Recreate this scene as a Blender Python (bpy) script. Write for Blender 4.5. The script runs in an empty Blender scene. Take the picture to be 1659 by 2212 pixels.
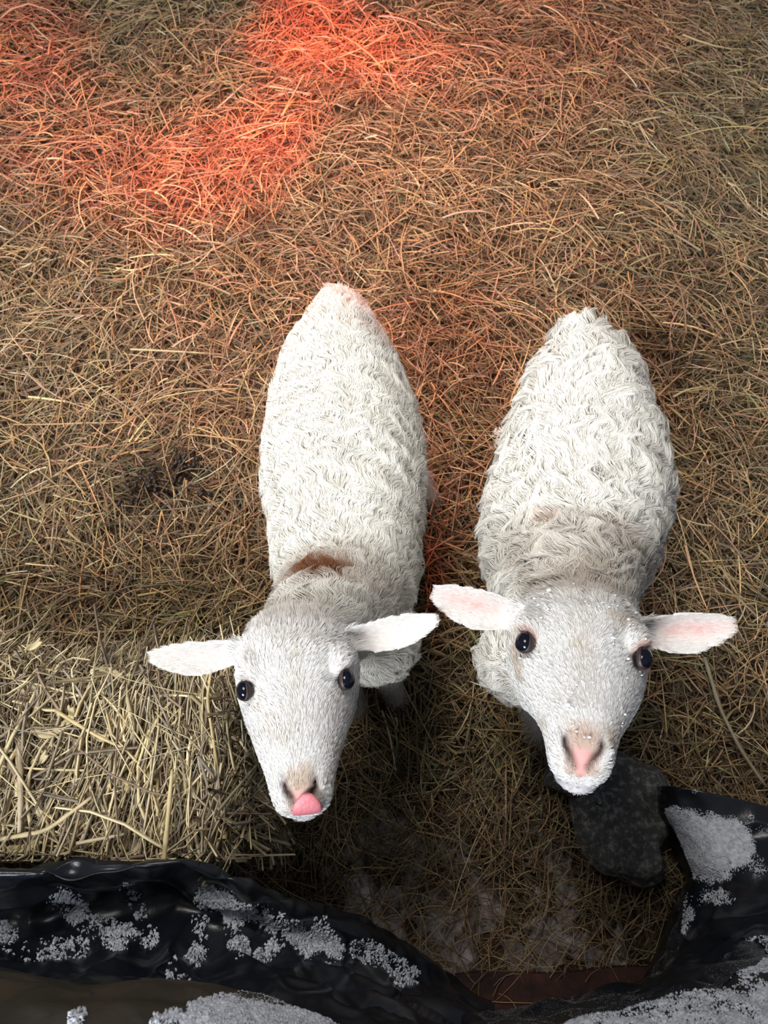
import bpy, math, numpy as np
from mathutils import Vector, Matrix
rng = np.random.default_rng(7)
SC = bpy.context.scene
COL = SC.collection

# ------------------------------------------------------------------ camera, light, exposure
PITCH = math.radians(66.0); CAMH = 1.45; FPX = 26.0 / 36.0 * 2212
cd = bpy.data.cameras.new('camera'); cam = bpy.data.objects.new('camera', cd); COL.objects.link(cam)
cam.location = (0, 0, CAMH); cam.rotation_euler = (math.pi / 2 - PITCH, 0, 0)
cd.sensor_fit = 'VERTICAL'; cd.sensor_height = 36; cd.sensor_width = 27; cd.lens = 26
cd.clip_start = 0.02
cd.dof.use_dof = True; cd.dof.focus_distance = 0.95; cd.dof.aperture_fstop = 9.0
SC.camera = cam

SC.view_settings.view_transform = 'Standard'; SC.view_settings.look = 'None'
SC.view_settings.gamma = 1; SC.view_settings.use_curve_mapping = False
SC.view_settings.exposure = 0.0

world = bpy.data.worlds.new('world'); SC.world = world; world.use_nodes = True
bg = world.node_tree.nodes['Background']; bg.inputs[0].default_value = (0.80, 0.86, 1.0, 1); bg.inputs[1].default_value = 0.18

def area(name, loc, target, size, power, color, sy=None):
    l = bpy.data.lights.new(name, 'AREA'); l.energy = power; l.color = color; l.size = size
    if sy: l.shape = 'RECTANGLE'; l.size_y = sy
    o = bpy.data.objects.new(name, l); COL.objects.link(o); o.location = loc
    o.rotation_euler = (Vector(target) - Vector(loc)).to_track_quat('-Z', 'Y').to_euler(); return o
def spot(name, loc, target, power, color, angle, blend, radius):
    l = bpy.data.lights.new(name, 'SPOT'); l.energy = power; l.color = color
    l.spot_size = math.radians(angle); l.spot_blend = blend; l.shadow_soft_size = radius
    o = bpy.data.objects.new(name, l); COL.objects.link(o); o.location = loc
    o.rotation_euler = (Vector(target) - Vector(loc)).to_track_quat('-Z', 'Y').to_euler(); return o
# daylight coming in over the wall the camera leans over
area('door_daylight', (-1.4, -1.9, 2.55), (-0.05, 0.5, 0.4), 1.3, 190, (0.93, 0.97, 1.0), 1.2)
fill = area('overhead_fill', (-0.75, 1.45, 3.1), (-0.05, 0.95, 0), 1.2, 16, (1.0, 0.955, 0.88)); fill.data.spread = math.radians(66)  # added overhead fill with no known source, brightens the lambs' backs
# the red heat lamp over the far end of the pen (its light falls in bright lobes)
RED = (1.0, 0.06, 0.022)

# ------------------------------------------------------------------ projection helper (turns a photo position and height into a place)
_c, _s = math.cos(math.pi / 2 - PITCH), math.sin(math.pi / 2 - PITCH)
def ray(px, py):
    x = (px - 829.5) / FPX; y = -(py - 1106) / FPX; z = -1.0
    return np.array([x, _c * y - _s * z, _s * y + _c * z])
def P(px, py, z):
    r = ray(px, py); t = (z - CAMH) / r[2]
    return np.array([r[0] * t, r[1] * t, z])
def depth(p):
    return -(( -_s) * p[1] + _c * (p[2] - CAMH))

lamp = P(640, 190, 0.0)
HL = (lamp[0] + 0.10, lamp[1] + 0.15, 1.75)
for k, (px, py, pw, ang, bl) in enumerate([
        (480, 375, 400, 17, 1.0), (590, 320, 260, 11, 1.0), (320, 420, 150, 16, 1.0),
        (640, 110, 330, 14, 1.0), (740, 120, 330, 15, 1.0), (850, 150, 190, 15, 1.0), (620, 250, 220, 11, 1.0), (680, -20, 300, 16, 1.0),
        (80, 290, 150, 19, 1.0), (0, 120, 170, 19, 1.0), (180, 390, 90, 16, 1.0),
        (975, 900, 60, 24, 1.0), (610, 760, 50, 22, 1.0), (1150, 60, 90, 34, 1.0), (735, 690, 150, 9, 1.0)]):
    spot('heat_lamp_beam', HL, tuple(P(px, py, .40 if py == 690 else 0)), pw * 1.05, RED, ang, bl, 0.012)
spot('heat_lamp_glow', (lamp[0] + .10, 2.0, 1.25), tuple(P(740, 420, 0)), 90, (1.0, 0.20, 0.09), 84, 1.0, 0.08)

# ------------------------------------------------------------------ helpers
def tag(o, label=None, cat=None, group=None, kind=None):
    if label: o['label'] = label
    if cat: o['category'] = cat
    if group: o['group'] = group
    if kind: o['kind'] = kind
    return o
def empty(name, loc, label, cat, group=None):
    o = bpy.data.objects.new(name, None); COL.objects.link(o); o.location = loc
    o.empty_display_size = 0.05
    return tag(o, label, cat, group)
def link(name, me, mat, parent=None, smooth=True):
    o = bpy.data.objects.new(name, me); COL.objects.link(o)
    if mat is not None: me.materials.append(mat)
    if smooth: me.polygons.foreach_set('use_smooth', np.ones(len(me.polygons), dtype=bool))
    if parent is not None:
        o.parent = parent
        o.matrix_parent_inverse = Matrix.Translation(-Vector(parent.location))
    return o
def np_mesh(name, v, quads, col=None, sn=None, k=4):
    v = np.asarray(v, dtype=np.float32); quads = np.asarray(quads, dtype=np.int32)
    me = bpy.data.meshes.new(name)
    me.vertices.add(len(v)); me.vertices.foreach_set('co', v.ravel())
    me.loops.add(quads.size); me.loops.foreach_set('vertex_index', quads.ravel())
    me.polygons.add(len(quads)); me.polygons.foreach_set('loop_start', np.arange(0, quads.size, k, dtype=np.int32))
    me.update(calc_edges=True)
    if col is not None:
        a = me.attributes.new('col', 'FLOAT_COLOR', 'POINT')
        c = np.ones((len(v), 4), dtype=np.float32); c[:, :3] = col
        a.data.foreach_set('color', c.ravel())
    if sn is not None:
        a = me.attributes.new('sn', 'FLOAT_VECTOR', 'POINT')
        a.data.foreach_set('vector', np.asarray(sn, dtype=np.float32).ravel())
    return me
def nrm(a): return a / np.maximum(np.linalg.norm(a, axis=-1, keepdims=True), 1e-9)

_perm = rng.permutation(4096)
_val = rng.random(4096)
def vnoise(p, scale=1.0, seed=0):
    """smooth value noise in 0..1, vectorised"""
    p = np.asarray(p, dtype=np.float64) * scale + seed * 17.31 + 500
    i = np.floor(p).astype(np.int64); f = p - i; f = f * f * (3 - 2 * f)
    out = 0
    for dx in (0, 1):
        for dy in (0, 1):
            for dz in (0, 1):
                h = _perm[(_perm[(_perm[(i[..., 0] + dx) & 4095] + i[..., 1] + dy) & 4095] + i[..., 2] + dz) & 4095]
                w = (f[..., 0] if dx else 1 - f[..., 0]) * (f[..., 1] if dy else 1 - f[..., 1]) * (f[..., 2] if dz else 1 - f[..., 2])
                out = out + w * _val[h]
    return out
def fbm(p, scale, oct=4, seed=0):
    s = 0; a = 1; t = 0
    for k in range(oct):
        s = s + a * vnoise(p, scale * 2 ** k, seed + k * 3); t += a; a *= 0.5
    return s / t
def xyz(x, y, z=0.0):
    x, y, z = np.broadcast_arrays(x, y, z); return np.stack([x, y, z], -1)
def sstep(a, b, x):
    t = np.clip((x - a) / (b - a), 0, 1); return t * t * (3 - 2 * t)

# ------------------------------------------------------------------ materials
def mat_attr(name, rough=0.7, spec=0.3, use_sn=0.0, noise=None, sheen=0.0, trans=0.0):
    m = bpy.data.materials.new(name); m.use_nodes = True; nt = m.node_tree; b = nt.nodes['Principled BSDF']
    at = nt.nodes.new('ShaderNodeAttribute'); at.attribute_name = 'col'
    out = at.outputs['Color']
    if noise:
        tn = nt.nodes.new('ShaderNodeTexNoise'); tn.inputs['Scale'].default_value = noise[0]; tn.inputs['Detail'].default_value = 3
        tc = nt.nodes.new('ShaderNodeTexCoord'); nt.links.new(tc.outputs['Object'], tn.inputs['Vector'])
        mr = nt.nodes.new('ShaderNodeMapRange'); mr.inputs['To Min'].default_value = noise[1]; mr.inputs['To Max'].default_value = noise[2]
        mr.inputs['From Min'].default_value = 0.3; mr.inputs['From Max'].default_value = 0.7
        nt.links.new(tn.outputs['Fac'], mr.inputs['Value'])
        mx = nt.nodes.new('ShaderNodeVectorMath'); mx.operation = 'SCALE'
        nt.links.new(out, mx.inputs[0]); nt.links.new(mr.outputs[0], mx.inputs['Scale']); out = mx.outputs[0]
    nt.links.new(out, b.inputs['Base Color'])
    b.inputs['Roughness'].default_value = rough; b.inputs['Specular IOR Level'].default_value = spec
    if use_sn > 0:
        an = nt.nodes.new('ShaderNodeAttribute'); an.attribute_name = 'sn'
        ge = nt.nodes.new('ShaderNodeNewGeometry')
        mx = nt.nodes.new('ShaderNodeMix'); mx.data_type = 'VECTOR'; mx.inputs['Factor'].default_value = use_sn
        nt.links.new(ge.outputs['Normal'], mx.inputs[4]); nt.links.new(an.outputs['Vector'], mx.inputs[5])
        vn = nt.nodes.new('ShaderNodeVectorMath'); vn.operation = 'NORMALIZE'
        nt.links.new(mx.outputs[1], vn.inputs[0]); nt.links.new(vn.outputs[0], b.inputs['Normal'])
    return m
def mat_plain(name, color, rough=0.5, spec=0.5, bump=None, var=None, coat=0.0):
    m = bpy.data.materials.new(name); m.use_nodes = True; nt = m.node_tree; b = nt.nodes['Principled BSDF']
    b.inputs['Base Color'].default_value = (*color, 1); b.inputs['Roughness'].default_value = rough
    b.inputs['Specular IOR Level'].default_value = spec; b.inputs['Coat Weight'].default_value = coat
    tc = nt.nodes.new('ShaderNodeTexCoord')
    if var:
        tn = nt.nodes.new('ShaderNodeTexNoise'); tn.inputs['Scale'].default_value = var[0]; tn.inputs['Detail'].default_value = 6
        tn.inputs['Roughness'].default_value = 0.65
        nt.links.new(tc.outputs['Object'], tn.inputs['Vector'])
        cr = nt.nodes.new('ShaderNodeValToRGB'); cr.color_ramp.elements[0].position = var[3]; cr.color_ramp.elements[1].position = var[4]
        cr.color_ramp.elements[0].color = (*var[1], 1); cr.color_ramp.elements[1].color = (*var[2], 1)
        nt.links.new(tn.outputs['Fac'], cr.inputs['Fac']); nt.links.new(cr.outputs['Color'], b.inputs['Base Color'])
    if bump:
        tn = nt.nodes.new('ShaderNodeTexNoise'); tn.inputs['Scale'].default_value = bump[0]; tn.inputs['Detail'].default_value = 5
        nt.links.new(tc.outputs['Object'], tn.inputs['Vector'])
        bp = nt.nodes.new('ShaderNodeBump'); bp.inputs['Strength'].default_value = bump[1]; bp.inputs['Distance'].default_value = bump[2]
        nt.links.new(tn.outputs['Fac'], bp.inputs['Height']); nt.links.new(bp.outputs['Normal'], b.inputs['Normal'])
    return m
M_FLEECE = mat_attr('wool', 0.75, 0.25, use_sn=0.45)
M_SKIN = mat_attr('lamb_skin', 0.8, 0.2, noise=(90, 0.92, 1.05))
M_EYE = mat_plain('eye_dark', (0.004, 0.005, 0.010), 0.04, 0.32, coat=0.0)
M_LID = mat_plain('eyelid_skin', (0.030, 0.016, 0.014), 0.5)
M_HOOF = mat_plain('hoof_horn', (0.10, 0.085, 0.075), 0.55)
M_TONGUE = mat_plain('wet_tongue', (0.55, 0.17, 0.20), 0.42, 0.4, bump=(300, 0.6, 0.0015))
M_STRAW = mat_attr('straw', 0.55, 0.4)
M_HAY = mat_attr('hay', 0.65, 0.3)
M_SOIL = mat_plain('trodden_soil', (0.05, 0.035, 0.022), 0.95, 0.1, bump=(60, 0.8, 0.01),
                   var=(14, (0.030, 0.021, 0.012), (0.105, 0.070, 0.038), 0.35, 0.7))
M_BALE = mat_plain('packed_straw', (0.12, 0.09, 0.05), 0.9, 0.1, bump=(90, 0.9, 0.008), var=(60, (0.05, 0.035, 0.018), (0.30, 0.22, 0.11), 0.35, 0.7))
M_PLASTIC = mat_plain('black_plastic', (0.008, 0.010, 0.016), 0.30, 0.4, bump=(34, 0.4, 0.005),
                      var=(9, (0.006, 0.008, 0.013), (0.022, 0.023, 0.026), 0.45, 0.75))
M_TARP = mat_plain('dirty_brown_plastic', (0.05, 0.04, 0.03), 0.6, 0.25, bump=(30, 0.4, 0.006),
                   var=(7, (0.030, 0.026, 0.020), (0.085, 0.060, 0.040), 0.4, 0.72))
M_FLAP = mat_plain('grey_rubber', (0.06, 0.06, 0.06), 0.7, 0.3, bump=(70, 0.8, 0.006),
                   var=(95, (0.06, 0.06, 0.058), (0.27, 0.26, 0.25), 0.48, 0.72))
M_SNOW = mat_plain('snow', (0.78, 0.80, 0.84), 0.8, 0.2, bump=(420, 0.9, 0.0025), var=(160, (0.32, 0.34, 0.39), (0.72, 0.75, 0.82), 0.3, 0.65))
M_SPECK = mat_plain('fresh_snow', (0.86, 0.88, 0.90), 0.6, 0.3)
M_WOOD = mat_plain('wet_red_wood', (0.05, 0.018, 0.014), 0.7, 0.2, bump=(80, 0.5, 0.003), var=(28, (0.014, 0.009, 0.008), (0.055, 0.020, 0.016), 0.35, 0.7))

# ------------------------------------------------------------------ ground
def ground_z(x, y):
    p = xyz(x, y)
    z = 0.045 * (fbm(p, 2.4, 3, 1) - 0.5) + 0.03 * (vnoise(p, 9, 5) - 0.5)
    return z - 0.03 * sstep(0.15, -0.15, y)
nx, ny = 340, 340
gx = np.linspace(-2.6, 2.6, nx); gy = np.linspace(-0.6, 3.9, ny); X, Y = np.meshgrid(gx, gy)
def grid_quads(nu, nv):
    i = np.arange(nv - 1)[:, None] * nu + np.arange(nu - 1)[None]
    return np.stack([i, i + 1, i + nu + 1, i + nu], -1).reshape(-1, 4)
Z = ground_z(X, Y)
o = link('floor', np_mesh('floor', np.stack([X, Y, Z], -1).reshape(-1, 3), grid_quads(nx, ny)), M_SOIL); o['kind'] = 'structure'

wb = bpy.data.meshes.new('wall_shade_blocker'); wb.from_pydata([(x, y, z) for x in (-2.6, 2.6) for y in (-.62, -.50) for z in (-.05, 1.03)], [], [(0, 1, 3, 2), (4, 6, 7, 5), (0, 4, 5, 1), (2, 3, 7, 6), (1, 5, 7, 3), (0, 2, 6, 4)])
o = link('wall_shade_blocker', wb, M_WOOD, smooth=False); o['kind'] = 'structure'  # unseen wall added behind the camera, height set to shade the foreground
# ------------------------------------------------------------------ strand builder
def strands(name, pts, width, up, c0, c1, mat, nside=2, parent=None, taper=None, sn=None):
    """pts N,K,3; width N; up N,3 or N,K,3; colours N,3 root and tip"""
    N, K, _ = pts.shape
    t = np.gradient(pts, axis=1); t = nrm(t)
    if up.ndim == 2: up = np.repeat(up[:, None], K, 1)
    side = nrm(np.cross(up, t)); nn = nrm(np.cross(t, side))
    k = np.linspace(0, 1, K)
    tp = np.ones(K) if taper is None else taper(k)
    w = (width[:, None] * tp[None])[..., None] * 0.5
    if nside == 2:
        ring = [pts - side * w, pts + side * w]
    else:
        ring = [pts + w * (math.cos(a) * side + math.sin(a) * nn) for a in (math.radians(90), math.radians(210), math.radians(330))]
    V = np.stack(ring, 2)
    S = V.shape[2]
    base = (np.arange(N)[:, None, None] * K + np.arange(K - 1)[None, :, None]) * S
    if nside == 2: j0 = np.array([0])[None, None]; j1 = np.array([1])[None, None]
    else: j0 = np.arange(3)[None, None]; j1 = ((np.arange(3) + 1) % 3)[None, None]
    q = np.stack([base + j0, base + j1, base + S + j1, base + S + j0], -1).reshape(-1, 4)
    col = c0[:, None] * (1 - k)[None, :, None] + c1[:, None] * k[None, :, None]
    col = np.repeat(col[:, :, None], S, 2).reshape(-1, 3)
    snn = None
    if sn is not None: snn = np.repeat(np.repeat(sn[:, None], K, 1)[:, :, None], S, 2).reshape(-1, 3)
    return link(name, np_mesh(name, V.reshape(-1, 3), q, col, snn), mat, parent)

PAL = np.array([(0.58, 0.39, 0.20), (0.50, 0.33, 0.17), (0.40, 0.26, 0.13), (0.34, 0.25, 0.14), (0.27, 0.21, 0.13),
                (0.68, 0.52, 0.31), (0.22, 0.14, 0.08), (0.46, 0.36, 0.23), (0.15, 0.12, 0.075)])
def hay_colours(n, w=None, r=rng):
    c = PAL[r.choice(len(PAL), n, p=w)] * (0.72 + 0.5 * r.random((n, 1)))
    return c * (1 + 0.08 * r.standard_normal((n, 3)))

def hay_layer(name, n, lift, wid, length, bright, nside, label, yr, K=5):
    y = yr[0] + (yr[1] - yr[0]) * rng.random(n * 2)
    hw = 0.56 * np.maximum(0.9, (y * 0.42 + 1.45 * 0.91)) + 0.50
    x = (rng.random(n * 2) * 2 - 1) * 2.3
    keep = np.abs(x) < hw
    x, y = x[keep][:n], y[keep][:n]; n = len(x)
    c = xyz(x, y)
    # clumps: neighbouring stalks share a rough direction
    a = 2 * math.pi * (vnoise(c, 4.5, 11) * 2.2) + rng.normal(0, .85, n)
    L = length * np.exp(rng.normal(0, 0.55, n)); L = np.minimum(L, 0.26)
    s = np.linspace(-0.5, 0.5, K)
    curv = rng.normal(0, 0.8, n) * (rng.random(n) < 0.6) + rng.normal(0, .15, n)
    ang = a[:, None] + curv[:, None] * s[None]
    step = L[:, None] / (K - 1)
    dx = np.cumsum(np.cos(ang) * step, 1); dy = np.cumsum(np.sin(ang) * step, 1)
    dx -= dx.mean(1, keepdims=True); dy -= dy.mean(1, keepdims=True)
    px = x[:, None] + dx; py = y[:, None] + dy
    h = lift[0] + (lift[1] - lift[0]) * rng.random(n)
    mid = ground_z(x, y)
    tilt = rng.normal(0, 0.13, n)
    arch = rng.random(n) * 0.10
    gz = 0.6 * ground_z(px, py) + 0.4 * mid[:, None]
    pz = gz + h[:, None] + tilt[:, None] * (s * 1.0)[None] * L[:, None] + (arch * L)[:, None] * (0.25 - s ** 2)[None] * 4
    pz = np.maximum(pz, ground_z(px, py) + 0.001)
    up = nrm(np.stack([rng.normal(0, .45, n), rng.normal(0, .45, n), np.ones(n)], -1))
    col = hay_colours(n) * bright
    # old wet muck: dark patches where the bedding is soiled; greener leafier hay in places
    def blob(px_, py_, r, k):
        q = P(px_, py_, 0.02); d = np.hypot(x - q[0], (y - q[1])); return k * np.exp(-(d / r) ** 2)
    dark = blob(320, 1040, 0.055, .85) + blob(410, 1010, 0.05, .7) + blob(1430, 760, 0.06, .6) + blob(280, 1085, 0.03, .6)
    dark = dark * (0.6 + 0.8 * vnoise(c, 30, 9))
    green = sstep(0.55, 0.8, fbm(c, 1.9, 3, 21))
    col = col * (1 - np.clip(dark, 0, .9))[:, None]
    wall_shade = sstep(0.45, -0.10, y) * 0.35  # shade near the wall painted into the hay colour
    col = col * (1 - wall_shade)[:, None]
    col = col * (1 - 0.45 * green[:, None]) + 0.45 * green[:, None] * col * np.array([0.80, 1.05, 0.9])
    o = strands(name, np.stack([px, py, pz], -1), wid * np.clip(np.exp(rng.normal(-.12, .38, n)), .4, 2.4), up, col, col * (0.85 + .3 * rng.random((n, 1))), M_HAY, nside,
                taper=lambda k: 1 - 0.45 * k ** 2)
    return tag(o, label, 'hay', kind='stuff')
hay_layer('matted_hay', 88000, (0.0, 0.012), 0.0026, 0.060, 0.42, 2, 'dense matted lower layer of brown hay bedding on the pen floor', (-0.12, 3.3), 4)  # lower layer coloured darker to paint in the shade between strands
hay_layer('loose_hay', 50000, (0.010, 0.042), 0.0027, 0.070, 1.13, 3, 'loose tangled golden brown hay strewn over the pen floor', (-0.02, 3.3), 5)

# sparse hay over the snowy strip at the wall
def sparse(n, yr, name, label):
    y = yr[0] + (yr[1] - yr[0]) * rng.random(n) ** 0.7; x = rng.uniform(-0.25, 0.75, n); K = 6
    a = rng.uniform(0, 2 * math.pi, n); L = 0.10 * np.exp(rng.normal(0, .35, n)); s = np.linspace(-.5, .5, K)
    ang = a[:, None] + rng.normal(0, 1.1, n)[:, None] * s[None]
    px = x[:, None] + np.cumsum(np.cos(ang), 1) * L[:, None] / K; py = y[:, None] + np.cumsum(np.sin(ang), 1) * L[:, None] / K
    pz = ground_z(px, py) + 0.012 + rng.random((n, 1)) * 0.05 + rng.normal(0, .2, (n, 1)) * s[None] * L[:, None]
    pz = np.maximum(pz, ground_z(px, py) + .003)
    col = hay_colours(n) * 0.62
    up = nrm(np.stack([rng.normal(0, .3, n), rng.normal(0, .3, n), np.ones(n)], -1))
    o = strands(name, np.stack([px, py, pz], -1), 0.0017 * (0.6 + .9 * rng.random(n)), up, col, col, M_HAY, 3, taper=lambda k: 1 - .5 * k ** 2)
    tag(o, label, 'hay', kind='stuff')
sparse(2400, (0.16, -0.26), 'thin_hay', 'thin dark hay stalks scattered over the snow beside the black plastic')

# ------------------------------------------------------------------ generic lofts
def loft(rings, cap=True):
    rings = [np.asarray(r) for r in rings]; n = len(rings[0]); V = np.concatenate(rings); F = []
    for a in range(len(rings) - 1):
        for i in range(n):
            j = (i + 1) % n; F.append((a * n + i, a * n + j, (a + 1) * n + j, (a + 1) * n + i))
    V = list(map(tuple, V))
    if cap:
        for a, rev in ((0, True), (len(rings) - 1, False)):
            c = len(V); V.append(tuple(rings[a].mean(0)))
            for i in range(n):
                j = (i + 1) % n
                F.append((a * n + j, a * n + i, c) if rev else (a * n + i, a * n + j, c))
    return V, F
def ellring(c, ax, bx, n=20, e=2.0):
    t = np.linspace(0, 2 * math.pi, n, endpoint=False)
    cx = np.sign(np.cos(t)) * np.abs(np.cos(t)) ** (2 / e); sx = np.sign(np.sin(t)) * np.abs(np.sin(t)) ** (2 / e)
    return np.asarray(c) + cx[:, None] * np.asarray(ax) + sx[:, None] * np.asarray(bx)
def tube_rings(pts, rad, n=14, flat=None):
    pts = np.asarray(pts, float); t = nrm(np.gradient(pts, axis=0)); out = []
    ref = np.array([1.0, 0, 0])
    for i, p in enumerate(pts):
        b = nrm(np.cross(t[i], ref)); a = nrm(np.cross(b, t[i])); r = rad[i]
        r = (r, r) if np.isscalar(r) else r
        out.append(ellring(p, a * r[0], b * r[1], n))
    return out
def resample(pts, rad, m):
    pts = np.asarray(pts, float); rad = np.asarray(rad, float)
    d = np.r_[0, np.cumsum(np.linalg.norm(np.diff(pts, axis=0), axis=1))]
    # Catmull-like smooth by cubic-free interpolation
    u = np.linspace(0, d[-1], m)
    P3 = np.stack([np.interp(u, d, pts[:, k]) for k in range(3)], -1); R = np.interp(u, d, rad)
    for _ in range(2):
        P3[1:-1] = 0.25 * P3[:-2] + 0.5 * P3[1:-1] + 0.25 * P3[2:]; R[1:-1] = 0.25 * R[:-2] + 0.5 * R[1:-1] + 0.25 * R[2:]
    return P3, R
def ellipsoid(c, r, axes=np.eye(3), n=18, m=12):
    rings = []
    for k in range(1, m):
        a = math.pi * k / m
        rings.append(ellring(np.asarray(c) + axes[2] * math.cos(a) * r[2], axes[0] * math.sin(a) * r[0], axes[1] * math.sin(a) * r[1], n))
    return loft(rings)
class Parts:
    def __init__(s): s.V = []; s.F = []
    def add(s, vf):
        o = len(s.V); s.V += [tuple(v) for v in vf[0]]; s.F += [tuple(i + o for i in f) for f in vf[1]]

def remeshed(parts, voxel, smooth_it):
    me = bpy.data.meshes.new('tmp'); me.from_pydata(parts.V, [], parts.F); me.update()
    import bmesh
    bm = bmesh.new(); bm.from_mesh(me); bm.to_mesh(me); bm.free()
    o = bpy.data.objects.new('tmp', me); COL.objects.link(o)
    m = o.modifiers.new('r', 'REMESH'); m.mode = 'VOXEL'; m.voxel_size = voxel
    m2 = o.modifiers.new('s', 'SMOOTH'); m2.factor = 0.5; m2.iterations = smooth_it
    dg = bpy.context.evaluated_depsgraph_get(); ev = o.evaluated_get(dg); em = ev.to_mesh()
    v = np.empty(len(em.vertices) * 3, dtype=np.float32); em.vertices.foreach_get('co', v); v = v.reshape(-1, 3).astype(float)
    f = np.empty(len(em.loops), dtype=np.int32); em.loops.foreach_get('vertex_index', f); f = f.reshape(-1, 4)
    ev.to_mesh_clear(); bpy.data.objects.remove(o); bpy.data.meshes.remove(me)
    return v, f
def vert_normals(v, f):
    n = np.cross(v[f[:, 2]] - v[f[:, 0]], v[f[:, 3]] - v[f[:, 1]]); out = np.zeros_like(v)
    for k in range(4): np.add.at(out, f[:, k], n)
    return nrm(out)

# ------------------------------------------------------------------ lambs
from mathutils.kdtree import KDTree
def clump(pts, n0, m, amt, keepoff, wgt=None):
    """draw every strand towards a neighbouring guide strand so that the coat forms locks"""
    N = len(pts); gi = rng.choice(N, m, replace=False); kd = KDTree(m)
    for i, g in enumerate(gi): kd.insert(pts[g, 0], i)
    kd.balance(); own = np.array([kd.find(p)[1] for p in pts[:, 0].astype(float)]); g = gi[own]
    ok = (n0 * n0[g]).sum(1) > .6
    K = pts.shape[1]; w = (np.linspace(0, 1, K) ** 0.9 * amt)[None, :, None] * ok[:, None, None]
    if wgt is not None: w = w * wgt[:, None, None]
    return pts * (1 - w) + (pts[g] + (pts[:, :1] - pts[g][:, :1]) * keepoff * (1 - .6 * np.linspace(0, 1, K))[None, :, None]) * w
def build_lamb(cfg, label):
    R = np.random.default_rng(cfg['seed'])
    pr = Parts(); dz = cfg.get('dz', 0)
    # torso
    zc0, hh0 = cfg['zc'], cfg['hh']
    rings = []; cents = []
    rows = cfg['rows']
    for (row, l, r, zc, hh) in rows:
        c = P((l + r) / 2, row, zc); hw = (r - l) / 2 * depth(c) / FPX - 0.007
        cents.append((c, hw, hh))
    c0, w0, h0 = cents[0]
    rings.append(ellring(c0 + [0, 0.008, -0.005], (w0 * .5, 0, 0), (0, 0, h0 * .5), 28))
    for c, hw, hh in cents: rings.append(ellring(c, (hw, 0, 0), (0, 0, hh), 28, 2.15))
    cF, wF, hF = cents[-1]
    rings.append(ellring(cF + [0, -0.035, -0.01], (wF * .82, 0, 0), (0, 0, hF * .85), 28))
    rings.append(ellring(cF + [0, -0.065, -0.02], (wF * .50, 0, 0), (0, 0, hF * .55), 28))
    pr.add(loft(rings))
    # head frame
    O = P(*cfg['poll']); N = P(*cfg['nose'])
    ya = nrm(N - O); L = np.linalg.norm(N - O)
    va = np.array([0, 0, 1.0]); va = nrm(va - ya * va.dot(ya)); xa = np.cross(va, ya)
    ph = math.radians(cfg['roll']); va, xa = va * math.cos(ph) + xa * math.sin(ph), xa * math.cos(ph) - va * math.sin(ph)
    S = cfg['hs']
    def H(u, s, v): return O + xa * (u * S) + ya * (s * L) + va * (v * S)
    prof = [(-.16, .030, -.045, -.085), (-.10, .047, -.022, -.100), (0, .063, -.002, -.112), (.12, .072, .007, -.118), (.25, .0745, .009, -.122), (.38, .0705, .006, -.122),
            (.50, .0635, .001, -.115), (.62, .0545, -.003, -.098), (.74, .0435, -.007, -.083), (.84, .0350, -.010, -.074), (.92, .0310, -.015, -.070),
            (.98, .0285, -.022, -.071), (1.03, .0245, -.031, -.070), (1.065, .0160, -.042, -.062)]
    rings = []
    for (s, hw, vt, vb) in prof:
        t = np.linspace(0, 2 * math.pi, 32, endpoint=False); cu = np.cos(t); sv = np.sin(t)
        vm = vt * 0.45 + vb * 0.55
        pts = []
        for a, b in zip(cu, sv):
            e = 2 / 2.35
            uu = hw * (1 + cfg['mz'] * float(sstep(.6, .85, s))) * np.sign(a) * abs(a) ** e
            vv = (vt - vm) * abs(b) ** e if b > 0 else -(vm - vb) * abs(b) ** e
            if b < 0: uu *= 1 - (0.20 + .35 * sstep(.5, .8, s) * (1 - sstep(.85, 1.0, s))) * abs(b)          # jaw narrower than brow
            # cheeks/brow slightly planar
            pts.append(H(uu, s, vm + vv))
        rings.append(pts)
    pr.add(loft(rings[::-1]))
    hax = np.stack([xa, ya, va])
    for sg in (-1, 1):
        pr.add(ellipsoid(H(sg * .050, .34, -.008), (.016 * S, .022 * S, .010 * S), hax))      # brow
        pr.add(ellipsoid(H(sg * .044, .40, -.062), (.015 * S, .050 * S, .030 * S), hax))      # cheek
        pr.add(ellipsoid(H(sg * .0155, .945, -.040), (.014 * S, .018 * S, .021 * S), hax))      # muzzle pads
    pr.add(ellipsoid(H(0, .975, -.069), (.0215 * S, .020 * S, .011 * S), hax))     # chin
    # neck
    nb = cF + np.array([0, 0.02, 0.015]); nh = H(0, 0.10, -.070)
    pr.add(loft(tube_rings(np.array([nb, nb * .66 + nh * .34, nb * .33 + nh * .67, nh]), [0.092 * S, 0.080 * S, 0.066 * S, 0.052 * S], 20)))
    pr.add(ellipsoid(P(*cfg['chest']), cfg['chestr'], np.eye(3)))
    # ears
    earinfo = []
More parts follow.
